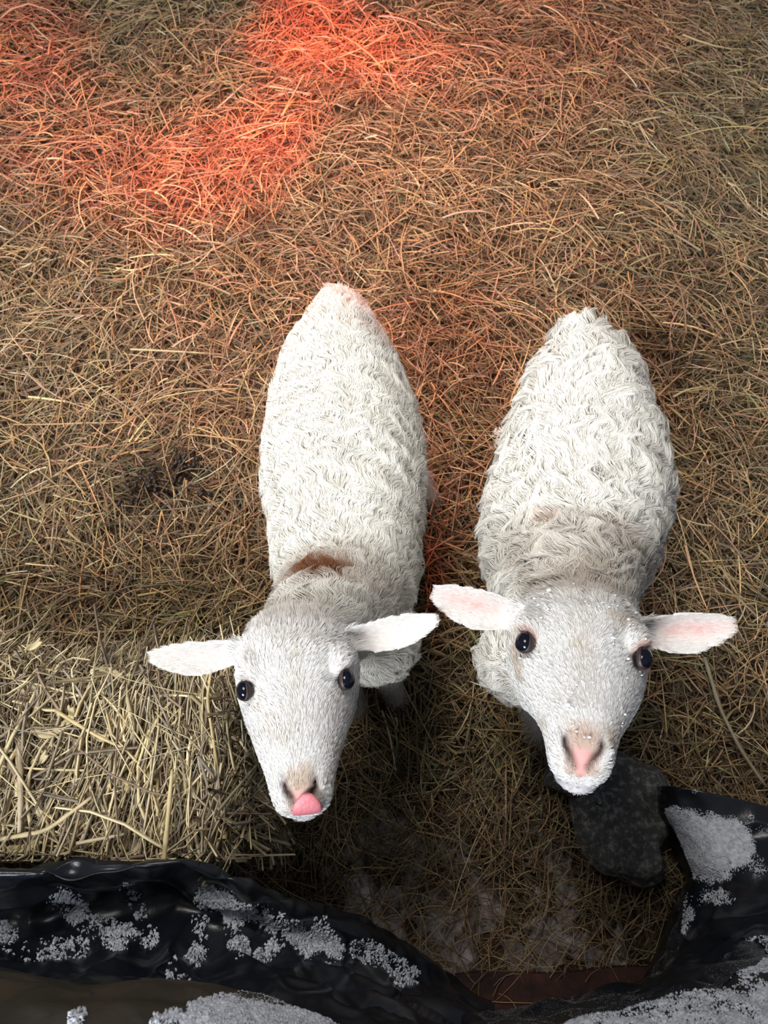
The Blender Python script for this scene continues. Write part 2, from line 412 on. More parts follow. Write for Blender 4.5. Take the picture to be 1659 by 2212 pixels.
    for sg, tip in ((-1, cfg['earL']), (1, cfg['earR'])):
        b = H(sg * .060, cfg['ears'], -.028); T = P(*tip); a = nrm(T - b); le = np.linalg.norm(T - b)
        tocam = nrm(np.array([0, 0, CAMH]) - (b + T) / 2)
        n = nrm(tocam + np.array(cfg['earn'])); n = nrm(n - a * n.dot(a)); w = np.cross(n, a)
        if w[1] < 0: w = -w                      # w towards the back of the head (up in the photo)
        earinfo.append((b, a, n, w, le, sg))
        rr = []
        for k in np.linspace(0, 1, 16):
            hw = cfg['earw'] * (0.55 + 0.45 * math.sin(min(k / .5, 1) * math.pi / 2)) * (1 - max(0, (k - .42) / .58) ** 2.0) ** 0.75
            hw = max(hw, 0.002)
            cup = 0.62 * (1 - k * .5)
            th = 0.0034 * (1 - .35 * k) + 0.004 * max(0, 1 - k * 5)
            c = b + a * (k * le) - w * 0.006 * math.sin(k * math.pi) * cfg.get('eardroop', 1)
            loop = []
            ths = np.linspace(-1, 1, 12)
            for q in ths: loop.append(c + w * q * hw + n * (cup * hw * (q * q - .5) - th * math.sqrt(max(0.34, 1 - q * q * .9))))
            for q in ths[::-1]: loop.append(c + w * q * hw + n * (cup * hw * (q * q - .5) + th * math.sqrt(max(0.34, 1 - q * q * .9))))
            rr.append(loop)
        pr.add(loft(rr))
    # legs
    hooves = []
    for (foot, hip, kind) in cfg['legs']:
        f = np.array(foot); h = np.array(hip)
        if kind == 'f':
            pts = [h, h * .72 + f * .28 + [0, .012, 0], h * .45 + f * .55 + [0, -.006, 0], h * .2 + f * .8 + [0, .0, 0], f + [0, 0.002, .045], f + [0, -.004, .02]]
            rad = [.050, .036, .0205, .0155, .0165, .017]
        else:
            pts = [h, h * .72 + f * .28 + [0, -.035, 0], h * .45 + f * .55 + [0, .030, 0], h * .2 + f * .8 + [0, .018, 0], f + [0, 0.004, .045], f + [0, -.004, .02]]
            rad = [.066, .047, .0215, .0165, .0170, .0175]
        p3, r3 = resample(pts, rad, 16); pr.add(loft(tube_rings(p3, list(r3), 14)))
        hooves.append(f)
    v, f = remeshed(pr, 0.0028, 5)
    n = vert_normals(v, f)
    # local head coordinates of every vertex
    q = v - O; hu = q @ xa / S; hsn = q @ ya / L; hv = q @ va / S
    headm = sstep(-.10, .10, hsn) * (np.abs(hu) < .1)
    # -- sculpt: eye sockets, nostrils, mouth
    eyes = []
    for sg in (-1, 1):
        ec = H(sg * cfg['eye'][0], cfg['eye'][1], cfg['eye'][2]); eyes.append(ec)
        d = np.linalg.norm(v - ec, axis=1)
        v += n * (-(0.0050) * np.exp(-(d / .0125) ** 2))[:, None] * S
    def seg_d(u0, s0, v0, u1, s1, v1):
        a = H(u0, s0, v0); b = H(u1, s1, v1); ab = b - a; t = np.clip((v - a) @ ab / (ab @ ab), 0, 1)
        return np.linalg.norm(v - (a + t[:, None] * ab), axis=1)
    nost = np.zeros(len(v))
    for sg in (-1, 1):
        d = np.minimum(seg_d(sg * .019, .955, -.016, sg * .015, 1.0, -.026), seg_d(sg * .015, 1.0, -.026, sg * .006, 1.035, -.040))
        g = np.exp(-(d / .0044) ** 2); nost = np.maximum(nost, g); v -= n * (g * .0075)[:, None]
    dm = np.minimum(seg_d(0, 1.05, -.050, -.024, .97, -.058), seg_d(0, 1.05, -.050, .024, .97, -.058))
    dph = seg_d(0, 1.05, -.042, 0, 1.05, -.050)
    gm = np.exp(-(dm / .0028) ** 2); v -= n * (gm * .0028 + np.exp(-(dph / .0022) ** 2) * .002)[:, None]
    # -- fleece relief on the torso
    torso = 1 - sstep(-.35, -.05, hsn) * (np.abs(hu) < .12)
    fl = sstep(.16, .24, v[:, 2]) * np.clip(1 - sstep(-.28, -.06, hsn) * sstep(.40, .47, v[:, 2] + 0 * hu), 0, 1)
    earm = np.zeros(len(v)); inner = np.zeros(len(v))
    for (b, a, nn, w, le, sg) in earinfo:
        t = (v - b) @ a / le; inr = (t > .10) & (t < 1.05) & (np.abs((v - b) @ w) < .05) & (np.abs((v - b) @ nn) < .04)
        earm = np.maximum(earm, inr * sstep(.08, .22, t))
        wpos = (v - b) @ w / cfg['earw']
        g = sstep(.25, .8, n @ nn) * np.exp(-((t - .50) / .36) ** 2) * np.exp(-((wpos + cfg.get('pinkoff', .15)) / .42) ** 2)
        inner = np.maximum(inner, g * inr)
    fl *= 1 - earm
    n = vert_normals(v, f)
    # flow phase for waves of wool
    def phase(p):
        yy = p[:, 1] - 0.32 * (p[:, 2] - .4)
        wv = cfg['warp'] * ((fbm(p, 11, 2, cfg['seed']) - .5) * 2 + .45 * (vnoise(p, 42, cfg['seed'] + 2) - .5)) + cfg['arc'] * (p[:, 0] - cF[0]) ** 2
        return 2 * math.pi * (yy + wv) / cfg['lam']
    phs = phase(v)
    v += n * (fl * (0.0009 * np.sin(phs) * (.3 + vnoise(v, 16, 51)) + 0.006 * (fbm(v, 34, 2, 3) - .5)))[:, None]
    n = vert_normals(v, f)
    # -- colour
    base = np.array(cfg['wool']); col = np.repeat(base[None], len(v), 0)
    col *= (1 - 0.14 * fl * (vnoise(v, 24, 8) > .55) * vnoise(v, 50, 2))[:, None]
    def mix(c, m, k): m = np.clip(m, 0, 1)[:, None]; return c * (1 - m) + np.array(k) * m
    face = np.array([.86, .85, .84])
    col = mix(col, headm * (1 - fl), face)
    col = mix(col, headm * cfg['dirtk'] * sstep(.45, .75, fbm(v, 26, 3, 4)) * sstep(.05, .2, hsn) * (hv > -.05), cfg['dirt'])
    mid = np.exp(-(hu / .012) ** 2) * sstep(.0, .3, hsn) * sstep(.85, .6, hsn)
    col = mix(col, .25 * mid, (.55, .47, .38))
    col = mix(col, earm * .85, (.66, .63, .605))
    col = mix(col, inner * cfg['pink'] * (.6 + .5 * vnoise(v, 120, 12)), (.70, .45, .42))
    for (pp, r, k, a) in cfg.get('spots', []):
        d = np.linalg.norm((v - P(*pp)) / np.array(r), axis=1); col = mix(col, a * np.exp(-d ** 2) * (0.5 + vnoise(v, 60, 6)), k)
    # nose leather
    vn = np.exp(-(hu / .0165) ** 4) * sstep(.86, .95, hsn) * (hv > -.046)
    col = mix(col, vn * .8, cfg['nosetop']); 
    pinkz = np.exp(-(hu / np.maximum(.0015, .0095 * sstep(-.050, -.022, hv) + .002)) ** 4) * sstep(.985, 1.02, hsn) * sstep(-.052, -.048, hv)
    col = mix(col, pinkz, (.80, .40, .38)); col = mix(col, np.minimum(1, nost * 1.3), (.07, .035, .028)); col = mix(col, gm * .6, (.42, .36, .36))
    lip = np.exp(-((hsn - 1.03) / .05) ** 2) * sstep(-.054, -.060, hv) * (hv > -.08) * (np.abs(hu) < .03)
    col = mix(col, lip * cfg['lip'], (.50, .46, .52))
    for i, ec in enumerate(eyes):
        d = np.linalg.norm(v - ec, axis=1); col = mix(col, np.exp(-(d / cfg['lidr']) ** 6) * cfg['eyered'], cfg['lidc'])
        din = np.linalg.norm(v - (ec + ya * .014 - xa * (-1, 1)[i] * .006), axis=1); col = mix(col, np.exp(-(din / .009) ** 2) * .55, (.42, .28, .20))
    low = sstep(.14, .04, v[:, 2]); col = mix(col, low * .35 * (.4 + vnoise(v, 70, 1)), (.40, .34, .28))
    base_pt = (float(cF[0]), float((cF[1] + c0[1]) / 2), 0.0)
    root = empty('lamb', base_pt, label, 'lamb')
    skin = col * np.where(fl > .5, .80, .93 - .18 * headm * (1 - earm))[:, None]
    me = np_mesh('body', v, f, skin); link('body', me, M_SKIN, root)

    # ---------------- wool and hair
    tri = np.concatenate([f[:, [0, 1, 2]], f[:, [0, 2, 3]]])
    A = 0.5 * np.linalg.norm(np.cross(v[tri[:, 1]] - v[tri[:, 0]], v[tri[:, 2]] - v[tri[:, 0]]), axis=1)
    def sample(wv, count):
        wt = A * wv[tri].mean(1); cdf = np.cumsum(wt); cdf /= cdf[-1]
        t = tri[np.searchsorted(cdf, R.random(count))]
        a, b = R.random(count), R.random(count); s = a + b > 1; a[s], b[s] = 1 - a[s], 1 - b[s]
        W = np.stack([1 - a - b, a, b], -1)[..., None]
        g = lambda arr: (arr[t] * (W if arr.ndim == 2 else W[..., 0])).sum(1)
        return g
    # fleece
    vis = 0.30 + 0.70 * sstep(-.5, .1, n[:, 2])
    cnt = cfg['nfleece']; g = sample(fl * vis, cnt)
    p0, n0, c0_ = g(v), nrm(g(n)), g(col)
    K = 7; Ls = cfg['len'] * np.exp(R.normal(0, .25, cnt)) * (0.8 + .5 * vnoise(p0, 22, 14)); p = p0.copy(); pts = [p0]
    amp = cfg['amp'] * (0.35 + 1.1 * fbm(p0, 14, 2, 30)); 
    flank = sstep(.8, .2, n0[:, 2])[:, None]
    basev = nrm(np.array([0, 1.0, 0]) * (1 - .62 * flank) + np.array([0, 0, -1.0]) * flank * .85
                + np.array([1.0, 0, 0]) * np.sign(p0[:, :1] - cF[0]) * (0.25 * (1 - flank)) + 0.0)
    basev = nrm(basev + 0.20 * R.standard_normal((cnt, 3)))
    ph0 = phase(p0)
    jit = R.normal(0, .25, cnt)
    lift0 = 0.0045 + 0.0022 * (0.5 + 0.5 * np.sin(ph0 + .6)) + 0.003 * vnoise(p0, 70, 61) + 0.0012 * R.random(cnt)
    for k in range(1, K):
        s = k / (K - 1)
        th = amp * np.sin(phase(p) + jit) 
        d = nrm(basev - n0 * (basev * n0).sum(1, keepdims=True)); side = np.cross(n0, d)
        d = d * np.cos(th)[:, None] + side * np.sin(th)[:, None]
        p = p + d * (Ls / (K - 1))[:, None]
        hgt = lift0 * (math.sin(min(1, s * 1.35) * math.pi * .58)) * cfg.get('puff', 1.0)
        pts.append(p + n0 * hgt[:, None])
    pts = np.stack(pts, 1)
    pts = clump(pts, n0, cfg['nfleece'] // 30, cfg['clumpa'], .5)
    br = (0.86 + .14 * R.random((cnt, 1)) + .16 * vnoise(p0, 110, 63)[:, None])
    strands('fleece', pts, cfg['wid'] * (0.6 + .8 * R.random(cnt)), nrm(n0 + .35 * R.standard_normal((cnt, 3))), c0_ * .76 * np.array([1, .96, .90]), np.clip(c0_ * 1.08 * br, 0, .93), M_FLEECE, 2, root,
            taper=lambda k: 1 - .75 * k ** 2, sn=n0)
    # short face hair
    hm = (1 - fl) * np.clip(1 - nost * 1.8, 0, 1) * (1 - np.clip(pinkz + vn * .55, 0, 1) * .97) * (0.25 + 1.4 * (hsn > -.3) * (v[:, 2] > .35)) * np.clip(1 - lip * .8, 0, 1)
    for ec in eyes: hm *= 1 - np.exp(-(np.linalg.norm(v - ec, axis=1) / .0130) ** 8)
    cnt = cfg['nface']; g = sample(np.maximum(hm, 0), cnt)
    p0, n0, cc = g(v), nrm(g(n)), g(col); u_, s_, em = g(hu), g(hsn), g(earm)
    dirv = -ya * (1.0) + xa * (np.sign(u_) * np.clip(np.abs(u_) * 14, 0, .9))[:, None]
    fwd = sstep(.62, .78, s_)[:, None]
    dirv = dirv * 1.0
    for (b, a, nn, w, le, sg) in earinfo:
        m = (em > .05) & (((p0 - b) @ a) > 0) & (((p0 - b) @ a) < le * 1.1) & (np.sign(u_) == sg)
        dirv[m] = a
    leg = (p0[:, 2] < .3); dirv[leg] = (0, 0.1, -1)
    swirl = (fbm(p0, 22, 2, 44) - .5) * 2.6
    dirv = nrm(dirv + np.where(em > .1, .10, .22)[:, None] * R.standard_normal((cnt, 3)))
    d = nrm(dirv - n0 * (dirv * n0).sum(1, keepdims=True)); side = np.cross(n0, d)
    sw = (swirl * (1 - em) * .8)[:, None]; d = d * np.cos(sw) + side * np.sin(sw)
    Lf = (0.0075 + .006 * sstep(.35, .0, s_) + .012 * sstep(.10, -.08, s_) - .0030 * sstep(.6, .9, s_)) * (0.7 + .6 * R.random(cnt)); Lf = np.where(em > .1, .0050, Lf)
    K = 4; pts = []
    lf = np.where(em > .1, .10, 0.34) + np.where(em > .1, .04, .10) * R.standard_normal(cnt)
    for k in range(K):
        s = k / (K - 1); pts.append(p0 + d * (Lf * s)[:, None] + n0 * (Lf * lf * (s - .35 * s * s))[:, None])
    P4 = clump(np.stack(pts, 1), n0, cfg['nface'] // 9, .50, .40, np.where(em > .1, 0.15, 1.0))
    br = 0.70 + .26 * R.random((cnt, 1)) + .38 * (vnoise(p0, 150, 64) * (1 - .7 * em) + .5 * em)[:, None]
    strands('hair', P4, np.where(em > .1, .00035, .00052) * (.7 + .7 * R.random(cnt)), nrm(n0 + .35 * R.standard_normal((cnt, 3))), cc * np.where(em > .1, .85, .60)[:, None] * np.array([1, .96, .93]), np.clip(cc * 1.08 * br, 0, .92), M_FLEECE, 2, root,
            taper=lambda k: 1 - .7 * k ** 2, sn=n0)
    # ---------------- eyes
    for i, ec in enumerate(eyes):
        sg = (-1, 1)[i]
        fw = nrm(va * .66 + xa * sg * .74 + ya * .14); lon = nrm(ya + xa * sg * -.22); lon = nrm(lon - fw * lon.dot(fw)); lat = np.cross(fw, lon)
        ax = np.stack([lon, lat, fw]); er = 0.0114 * S
        V, F = ellipsoid(ec - fw * .0015, (er * 1.08, er * .86, er * .86), ax, 32, 20)
        me = bpy.data.meshes.new('eye'); me.from_pydata([tuple(a) for a in V], [], F); eye = link('eye', me, M_EYE, root)
        # eyelid rim round the eye
        rr = []
        for k in range(32):
            a = 2 * math.pi * k / 32
            cdir = lon * math.cos(a) * er * 1.08 + lat * math.sin(a) * er * .84
            c = ec + cdir * 1.0 - fw * (.0004 + .0012 * math.cos(2 * a)); rdir = nrm(cdir)
            rr.append(ellring(c, rdir * .0010, fw * .0030, 8))
        rr.append(rr[0]); V, F = loft(rr, cap=False)
        me = bpy.data.meshes.new('eyelid'); me.from_pydata([tuple(a) for a in V], [], F); link('eyelid', me, M_LID, root)
    for ft in hooves:
        for sx in (-1, 1):
            pass
        rr = [ellring(ft + [0, -.012, .002], (.0185, 0, 0), (0, .024, 0), 18, 2.4), ellring(ft + [0, -.010, .012], (.0185, 0, 0), (0, .0225, 0), 18, 2.4),
              ellring(ft + [0, -.005, .026], (.0168, 0, 0), (0, .0185, 0), 18), ellring(ft + [0, -.002, .034], (.014, 0, 0), (0, .015, 0), 18)]
        rr = [np.where((np.abs(r[:, :1] - ft[0]) < .004) & (r[:, 1:2] < ft[1] - .015), r + [0, .008, 0], r) for r in rr]
        V, F = loft(rr); me = bpy.data.meshes.new('hoof'); me.from_pydata([tuple(a) for a in V], [], F); link('hoof', me, M_HOOF, root)
    return root, H, (xa, ya, va), (v, n, hu, hsn, hv), S

z1 = 0.375
L_rows = [(660, 705, 766, .44, .035), (672, 690, 784, .435, .048), (700, 670, 808, .42, .070), (738, 646, 828, .405, .092), (780, 614, 850, .39, .106), (835, 597, 880, .385, .112), (897, 580, 902, .38, .114),
          (989, 566, 916, .375, .115), (1050, 566, 919, .37, .116), (1112, 575, 916, .37, .117), (1173, 584, 911, .37, .117), (1235, 588, 908, .37, .115), (1290, 602, 895, .375, .108)]
def gp(px, py, z=0.0):
    p = P(px, py, z); p[2] = 0.004; return p
left_cfg = dict(mz=.15, seed=3, zc=.37, hh=.115, rows=L_rows, poll=(631, 1320, .595), nose=(644, 1684, .668), roll=1.6, hs=0.98,
    earL=(303, 1416, .60), earR=(962, 1327, .60), ears=.14, earw=.0215, earn=(0, -.25, .1), chest=(806, 1385, .315), chestr=(.068, .058, .115), pink=.22,
    eye=(.0585, .45, -.0105), legs=[((P(856, 1500, .03)[0], P(856, 1505, .03)[1], .003), (-.015, .315, .27), 'f'), ((P(770, 1530, .03)[0], P(770, 1530, .03)[1], .003), (-.085, .335, .27), 'f'),
          ((P(930, 1075, .03)[0], P(930, 1075, .03)[1], .003), (-.03, .70, .30), 'h'), ((-.15, .74, .003), (-.125, .69, .30), 'h')],
    wool=(.85, .825, .765), dirtk=.6, dirt=(.60, .54, .46), arc=2.8, warp=.030, lam=.031, nfleece=95000, len=.021, amp=.95, wid=.00066, nface=80000,
    clumpa=.50, spots=[((632, 1330, .60), (.055, .03, .06), (.56, .51, .47), .7), ((700, 1272, .48), (.055, .016, .05), (.55, .45, .38), .9), ((694, 1247, .49), (.031, .017, .05), (.21, .085, .038), 2.4), ((775, 1290, .44), (.03, .03, .05), (.50, .36, .28), .4)],
    nosetop=(.50, .36, .26), lip=.5, eyered=.8, lidr=.0142, lidc=(.42, .33, .29))
R_rows = [(712, 1206, 1296, .455, .030), (728, 1190, 1310, .455, .038), (764, 1186, 1318, .45, .044), (776, 1166, 1332, .415, .075), (800, 1144, 1358, .395, .098), (853, 1121, 1387, .39, .112), (926, 1096, 1408, .38, .118),
          (969, 1082, 1430, .375, .120), (1027, 1060, 1444, .37, .122), (1085, 1046, 1445, .37, .123), (1143, 1036, 1440, .37, .123), (1201, 1040, 1420, .37, .120), (1244, 1056, 1400, .375, .112)]
right_cfg = dict(mz=.03, seed=9, zc=.37, hh=.12, rows=R_rows, poll=(1259, 1262, .60), nose=(1270, 1578, .712), roll=-7, hs=1.10,
    earL=(920, 1272, .60), earR=(1607, 1347, .60), ears=.16, earw=.0265, earn=(0, -.3, 0), chest=(1165, 1420, .34), chestr=(.088, .065, .105), pink=1.0, pinkoff=.1,
    eye=(.0585, .45, -.0105), legs=[((P(1165, 1590, .03)[0], P(1165, 1590, .03)[1], .003), (.225, .32, .27), 'f'), ((.315, .30, .003), (.305, .345, .27), 'f'), ((.275, .66, .003), (.275, .64, .30), 'h'), ((.355, .70, .003), (.35, .65, .30), 'h')],
    wool=(.86, .83, .775), dirtk=.9, dirt=(.56, .48, .40), arc=.6, warp=.075, lam=.040, nfleece=95000, len=.026, amp=1.15, wid=.00072, nface=90000, puff=1.25,
    clumpa=.74, spots=[((1262, 1262, .60), (.06, .025, .06), (.54, .47, .41), .9), ((1190, 1130, .49), (.016, .014, .05), (.50, .32, .24), .7), ((1330, 1160, .49), (.022, .016, .05), (.52, .36, .28), .6), ((1230, 1215, .47), (.08, .03, .06), (.66, .54, .45), .35),
           ((1265, 1240, .56), (.05, .022, .06), (.58, .48, .40), .65)],
    nosetop=(.50, .32, .23), lip=.9, eyered=1.0, lidr=.0165, lidc=(.40, .20, .15))
lambL, HL_, axL, dataL, SL = build_lamb(left_cfg, 'white lamb on the left licking its nose, with a brown patch behind its head')
lambR, HR_, axR, dataR, SR = build_lamb(right_cfg, 'white lamb on the right with pink inner ears and red-rimmed eyes')

# tongue of the licking lamb, curled up over its nose
xa, ya, va = axL
rr = []
for k, (s, v_, w, t) in enumerate([(.99, -.054, .009, .005), (1.04, -.053, .0120, .005), (1.075, -.047, .0145, .0045), (1.083, -.039, .0155, .004), (1.066, -.031, .0150, .0038), (1.045, -.0255, .0105, .003), (1.03, -.021, .005, .002)]):
    nx_ = nrm(ya * (.9 if k > 2 else .2) + va * (.5 if k > 2 else -.6))
    tv = (va * .9 - ya * .4) if k > 2 else ya
    nr = nrm(np.cross(xa, tv)); nr = -nr if nr @ ya < 0 else nr
    rr.append(ellring(HL_(.003 + .0006 * k, s, v_), xa * w, nr * t, 20, 2.3))
V, F = loft(rr); me = bpy.data.meshes.new('tongue'); me.from_pydata([tuple(a) for a in V], [], F)
tg = link('tongue', me, M_TONGUE, lambL); sm = tg.modifiers.new('s', 'SUBSURF'); sm.levels = 1; sm.render_levels = 2; tg['label'] = 'pink tongue curled over the nose'

# snow specks on the right lamb's face and shoulders
def specks(data, root, n, sel, name):
    v, nn, hu, hsn, hv = data; idx = np.where(sel)[0]; R = np.random.default_rng(5); pick = R.choice(idx, n); pr = Parts()
    for i in pick:
        r = .0006 * math.exp(R.normal(0, .5)); c = v[i] + nn[i] * .0030
        pr.add(ellipsoid(c, (r * 1.4, r, r), np.eye(3), 7, 5))
    me = bpy.data.meshes.new(name); me.from_pydata(pr.V, [], pr.F); o = link(name, me, M_SPECK, root); o['kind'] = 'stuff'
v, nn, hu, hsn, hv = dataR
specks(dataR, lambR, 150, (hsn > .0) & (hsn < 1.02) & (nn @ axR[2] > .4) & (np.abs(hu) < .06), 'snow_specks')

# ------------------------------------------------------------------ straw bale
bt = 0.44
b00 = P(-60, 1455, bt); b11 = P(505, 1890, bt)
BX0, BX1 = -1.0, float(P(500, 1650, bt)[0]); BY0, BY1 = float(P(500, 1850, bt)[1]) + .005, float(b00[1])
bale = empty('straw_bale', ((BX0 + BX1) / 2, (BY0 + BY1) / 2, 0), 'bright yellow straw bale beside the left lamb, under its ear', 'straw bale')
rr = []
def brnd(cx, cy, hx, hy, z, n=40):
    t = np.linspace(0, 2 * math.pi, n, endpoint=False); e = 2 / 5
    x = np.sign(np.cos(t)) * np.abs(np.cos(t)) ** e * hx; y = np.sign(np.sin(t)) * np.abs(np.sin(t)) ** e * hy
    p = np.stack([cx + x, cy + y, np.full(n, z)], -1); p[:, :2] += (vnoise(p, 20, 4)[:, None] - .5) * .012; return p
cx, cy, hx, hy = (BX0 + BX1) / 2, (BY0 + BY1) / 2, (BX1 - BX0) / 2, (BY1 - BY0) / 2
for z, k in ((-.02, 1.02), (.12, 1.01), (.28, 1.0), (bt - .045, .99), (bt - .015, .965), (bt - .002, .90)):
    rr.append(brnd(cx, cy, hx - (1 - k) * .3, hy - (1 - k) * .3, z))
V, F = loft(rr); me = bpy.data.meshes.new('bale_core'); me.from_pydata([tuple(a) for a in V], [], F); link('bale_core', me, M_BALE, bale)
BP = np.array([(.76, .63, .39), (.66, .54, .32), (.54, .44, .26), (.42, .34, .22), (.32, .27, .21), (.66, .56, .36), (.24, .17, .12), (.58, .47, .26), (.44, .38, .26), (.26, .20, .14)])
def bale_straw(name, n, wid, lift, Lm, top):
    K = 5; R = rng
    cols = BP[R.choice(len(BP), n)] * (.7 + .5 * R.random((n, 1)))
    s = np.linspace(-.5, .5, K)
    if top:
        x = R.uniform(-.62, BX1 + .01, n); y = BY0 + .012 + (BY1 - BY0 - .02 + .05 * (vnoise(xyz(x, 0 * x), 14, 91) - .4)) * R.random(n); z = bt + R.uniform(*lift, n)
        cl = vnoise(xyz(x, y), 11, 31) - .5
        messy = R.random(n) < (0.12 + .35 * sstep(-.25, -.45, x))
        a = math.pi / 2 + cl * 1.3 + R.normal(0, .24, n); a = np.where(messy, R.uniform(0, math.pi, n), a)
        L = Lm * np.exp(R.normal(0, .4, n)); ang = a[:, None] + R.normal(0, .45, n)[:, None] * s[None]
        px = x[:, None] + np.cos(ang) * s[None] * L[:, None]; py = y[:, None] + np.sin(ang) * s[None] * L[:, None]
        pz = z[:, None] + R.normal(0, .16, n)[:, None] * s[None] * L[:, None] + (R.random(n) * .09 * L)[:, None] * (1 - 4 * s ** 2)[None]
        over = np.maximum(px - BX1, 0) ; pz = pz - over * 1.6
        over = np.maximum(py - BY1, 0) ; pz = pz - over * 1.0
        py = np.maximum(py, BY0 - .012 + .01 * R.random((n, 1)))
        up = nrm(np.stack([R.normal(0, .4, n), R.normal(0, .4, n), np.ones(n)], -1))
    else:
        side = R.random(n) < .68
        u = R.uniform(0, 1, n); zc = R.uniform(.02, bt, n) 
        x = np.where(side, BX1 + R.uniform(-.012, .028, n), R.uniform(-.60, BX1, n)); y = np.where(side, R.uniform(BY0 + .02, BY1, n), BY1 + R.uniform(-.012, .02, n))
        L = Lm * np.exp(R.normal(0, .35, n)); lean = R.normal(0, .35, n); out = R.normal(.10, .18, n)
        px = x[:, None] + s[None] * (L * np.where(side, out, lean))[:, None]; py = y[:, None] + s[None] * (L * np.where(side, lean, out))[:, None]
        pz = zc[:, None] - s[None] * L[:, None] * .85
        pz = np.maximum(pz, .02); up = nrm(np.stack([np.where(side, 1, R.normal(0, .4, n)), np.where(side, R.normal(0, .4, n), 1), R.normal(0, .3, n)], -1))
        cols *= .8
    o = strands(name, np.stack([px, py, pz], -1), wid * np.clip(np.exp(R.normal(-.12, .5, n)), .35, 2.4), up, cols, cols * (.85 + .3 * R.random((n, 1))), M_STRAW, 3, bale, taper=lambda k: 1 - .35 * k)
    o['kind'] = 'stuff'
bale_straw('packed_stalks', 9500, .0031, (-.016, .006), .095, True)
bale_straw('loose_stalks', 1000, .0033, (.004, .030), .11, True)
bale_straw('side_stalks', 4200, .0034, (0, 0), .11, False)

def sprigs(n):
    R = rng; x = R.uniform(-.60, BX1 + .01, n); y = BY1 + R.uniform(-.035, .0, n); K = 5; s = np.linspace(0, 1, K); L = .03 + .055 * R.random(n)
    a = math.pi / 2 + R.normal(0, .65, n); el = R.uniform(.0, .9, n); bend = R.normal(0, .5, n)
    ang = a[:, None] + bend[:, None] * s[None]
    px = x[:, None] + np.cos(ang) * np.cos(el)[:, None] * s * L[:, None]; py = y[:, None] + np.sin(ang) * np.cos(el)[:, None] * s * L[:, None]
    pz = bt + (np.sin(el) * L)[:, None] * s - .02 * s ** 2
    cols = BP[R.choice(len(BP), n)] * (.8 + .4 * R.random((n, 1)))
    strands('end_stalks', np.stack([px, py, pz], -1), .0026 * (.5 + R.random(n)), nrm(np.stack([R.normal(0, .4, n), R.normal(0, .4, n), np.ones(n)], -1)), cols, cols, M_STRAW, 3, bale, taper=lambda k: 1 - .4 * k)['kind'] = 'stuff'
sprigs(170)
# wheat ears lying in the bale
M_EAR = mat_plain('wheat_ear', (.50, .41, .23), .7)
def wheat_ear(p0, p1, parent, bend=.01):
    pr = Parts(); p0, p1 = np.array(p0), np.array(p1); m = 13; d = nrm(p1 - p0); sd = nrm(np.cross(d, [0, 0, 1]))
    for k in range(m):
        t = k / (m - 1); c = p0 * (1 - t) + p1 * t + sd * bend * math.sin(t * math.pi)
        for sg in (-1, 1):
            ax = nrm(d * .8 + sd * sg * .5); ay = nrm(np.cross([0, 0, 1], ax)); az = np.cross(ax, ay)
            pr.add(ellipsoid(c + sd * sg * .0022, (.0042, .0020, .0018), np.stack([ax, ay, az]), 8, 6))
    me = bpy.data.meshes.new('wheat_ear'); me.from_pydata(pr.V, [], pr.F); return link('wheat_ear', me, M_EAR, parent)
for (a, b, bd) in [((70, 1578), (135, 1570), .008), ((135, 1568), (152, 1530), .006), ((200, 1450), (262, 1466), -.006), ((255, 1620), (282, 1705), .010),
                   ((5, 1660), (20, 1620), -.006), ((20, 1835), (85, 1815), .004), ((72, 1648), (98, 1630), .003), ((90, 1712), (104, 1765), .008), ((200, 1580), (232, 1592), .004), ((62, 1400), (85, 1385), .002)]:
    wheat_ear(P(a[0], a[1], bt + .026), P(b[0], b[1], bt + .030), bale, bd)

# prominent single stalks
def stalk(pts, w, col, label, parent=None):
    pts = np.array(pts); d = np.r_[0, np.cumsum(np.linalg.norm(np.diff(pts, axis=0), axis=1))]; u = np.linspace(0, d[-1], 14)
    p3 = np.stack([np.interp(u, d, pts[:, k]) for k in range(3)], -1)
    p3[1:-1] = .25 * p3[:-2] + .5 * p3[1:-1] + .25 * p3[2:]
    rad = [w / 2 * (1 - .25 * k / 13) * (1.25 if k in (4, 9) else 1) for k in range(14)]
    V, F = loft(tube_rings(p3, rad, 8)); me = bpy.data.meshes.new('straw_stalk'); me.from_pydata([tuple(a) for a in V], [], F)
    col = tuple(c * k for c, k in zip(col, (.86, .86, .98)))
    m = mat_plain('stalk_straw', col, .5, .4, var=(60, tuple(c * .8 for c in col), tuple(min(1, c * 1.15) for c in col), .3, .7))
    o = link('straw_stalk', me, m, parent)
    if label: tag(o, label, 'straw stalk')
    return o
zt = bt + .034
stalk([P(1522, 1420, .05), P(1555, 1530, .055), P(1600, 1620, .06), P(1655, 1700, .06)], .0075, (.30, .26, .15), 'long thick olive straw stalk lying right of the right lamb')
stalk([P(415, 740, .05), P(500, 790, .05)], .005, (.58, .42, .2), None) if False else None
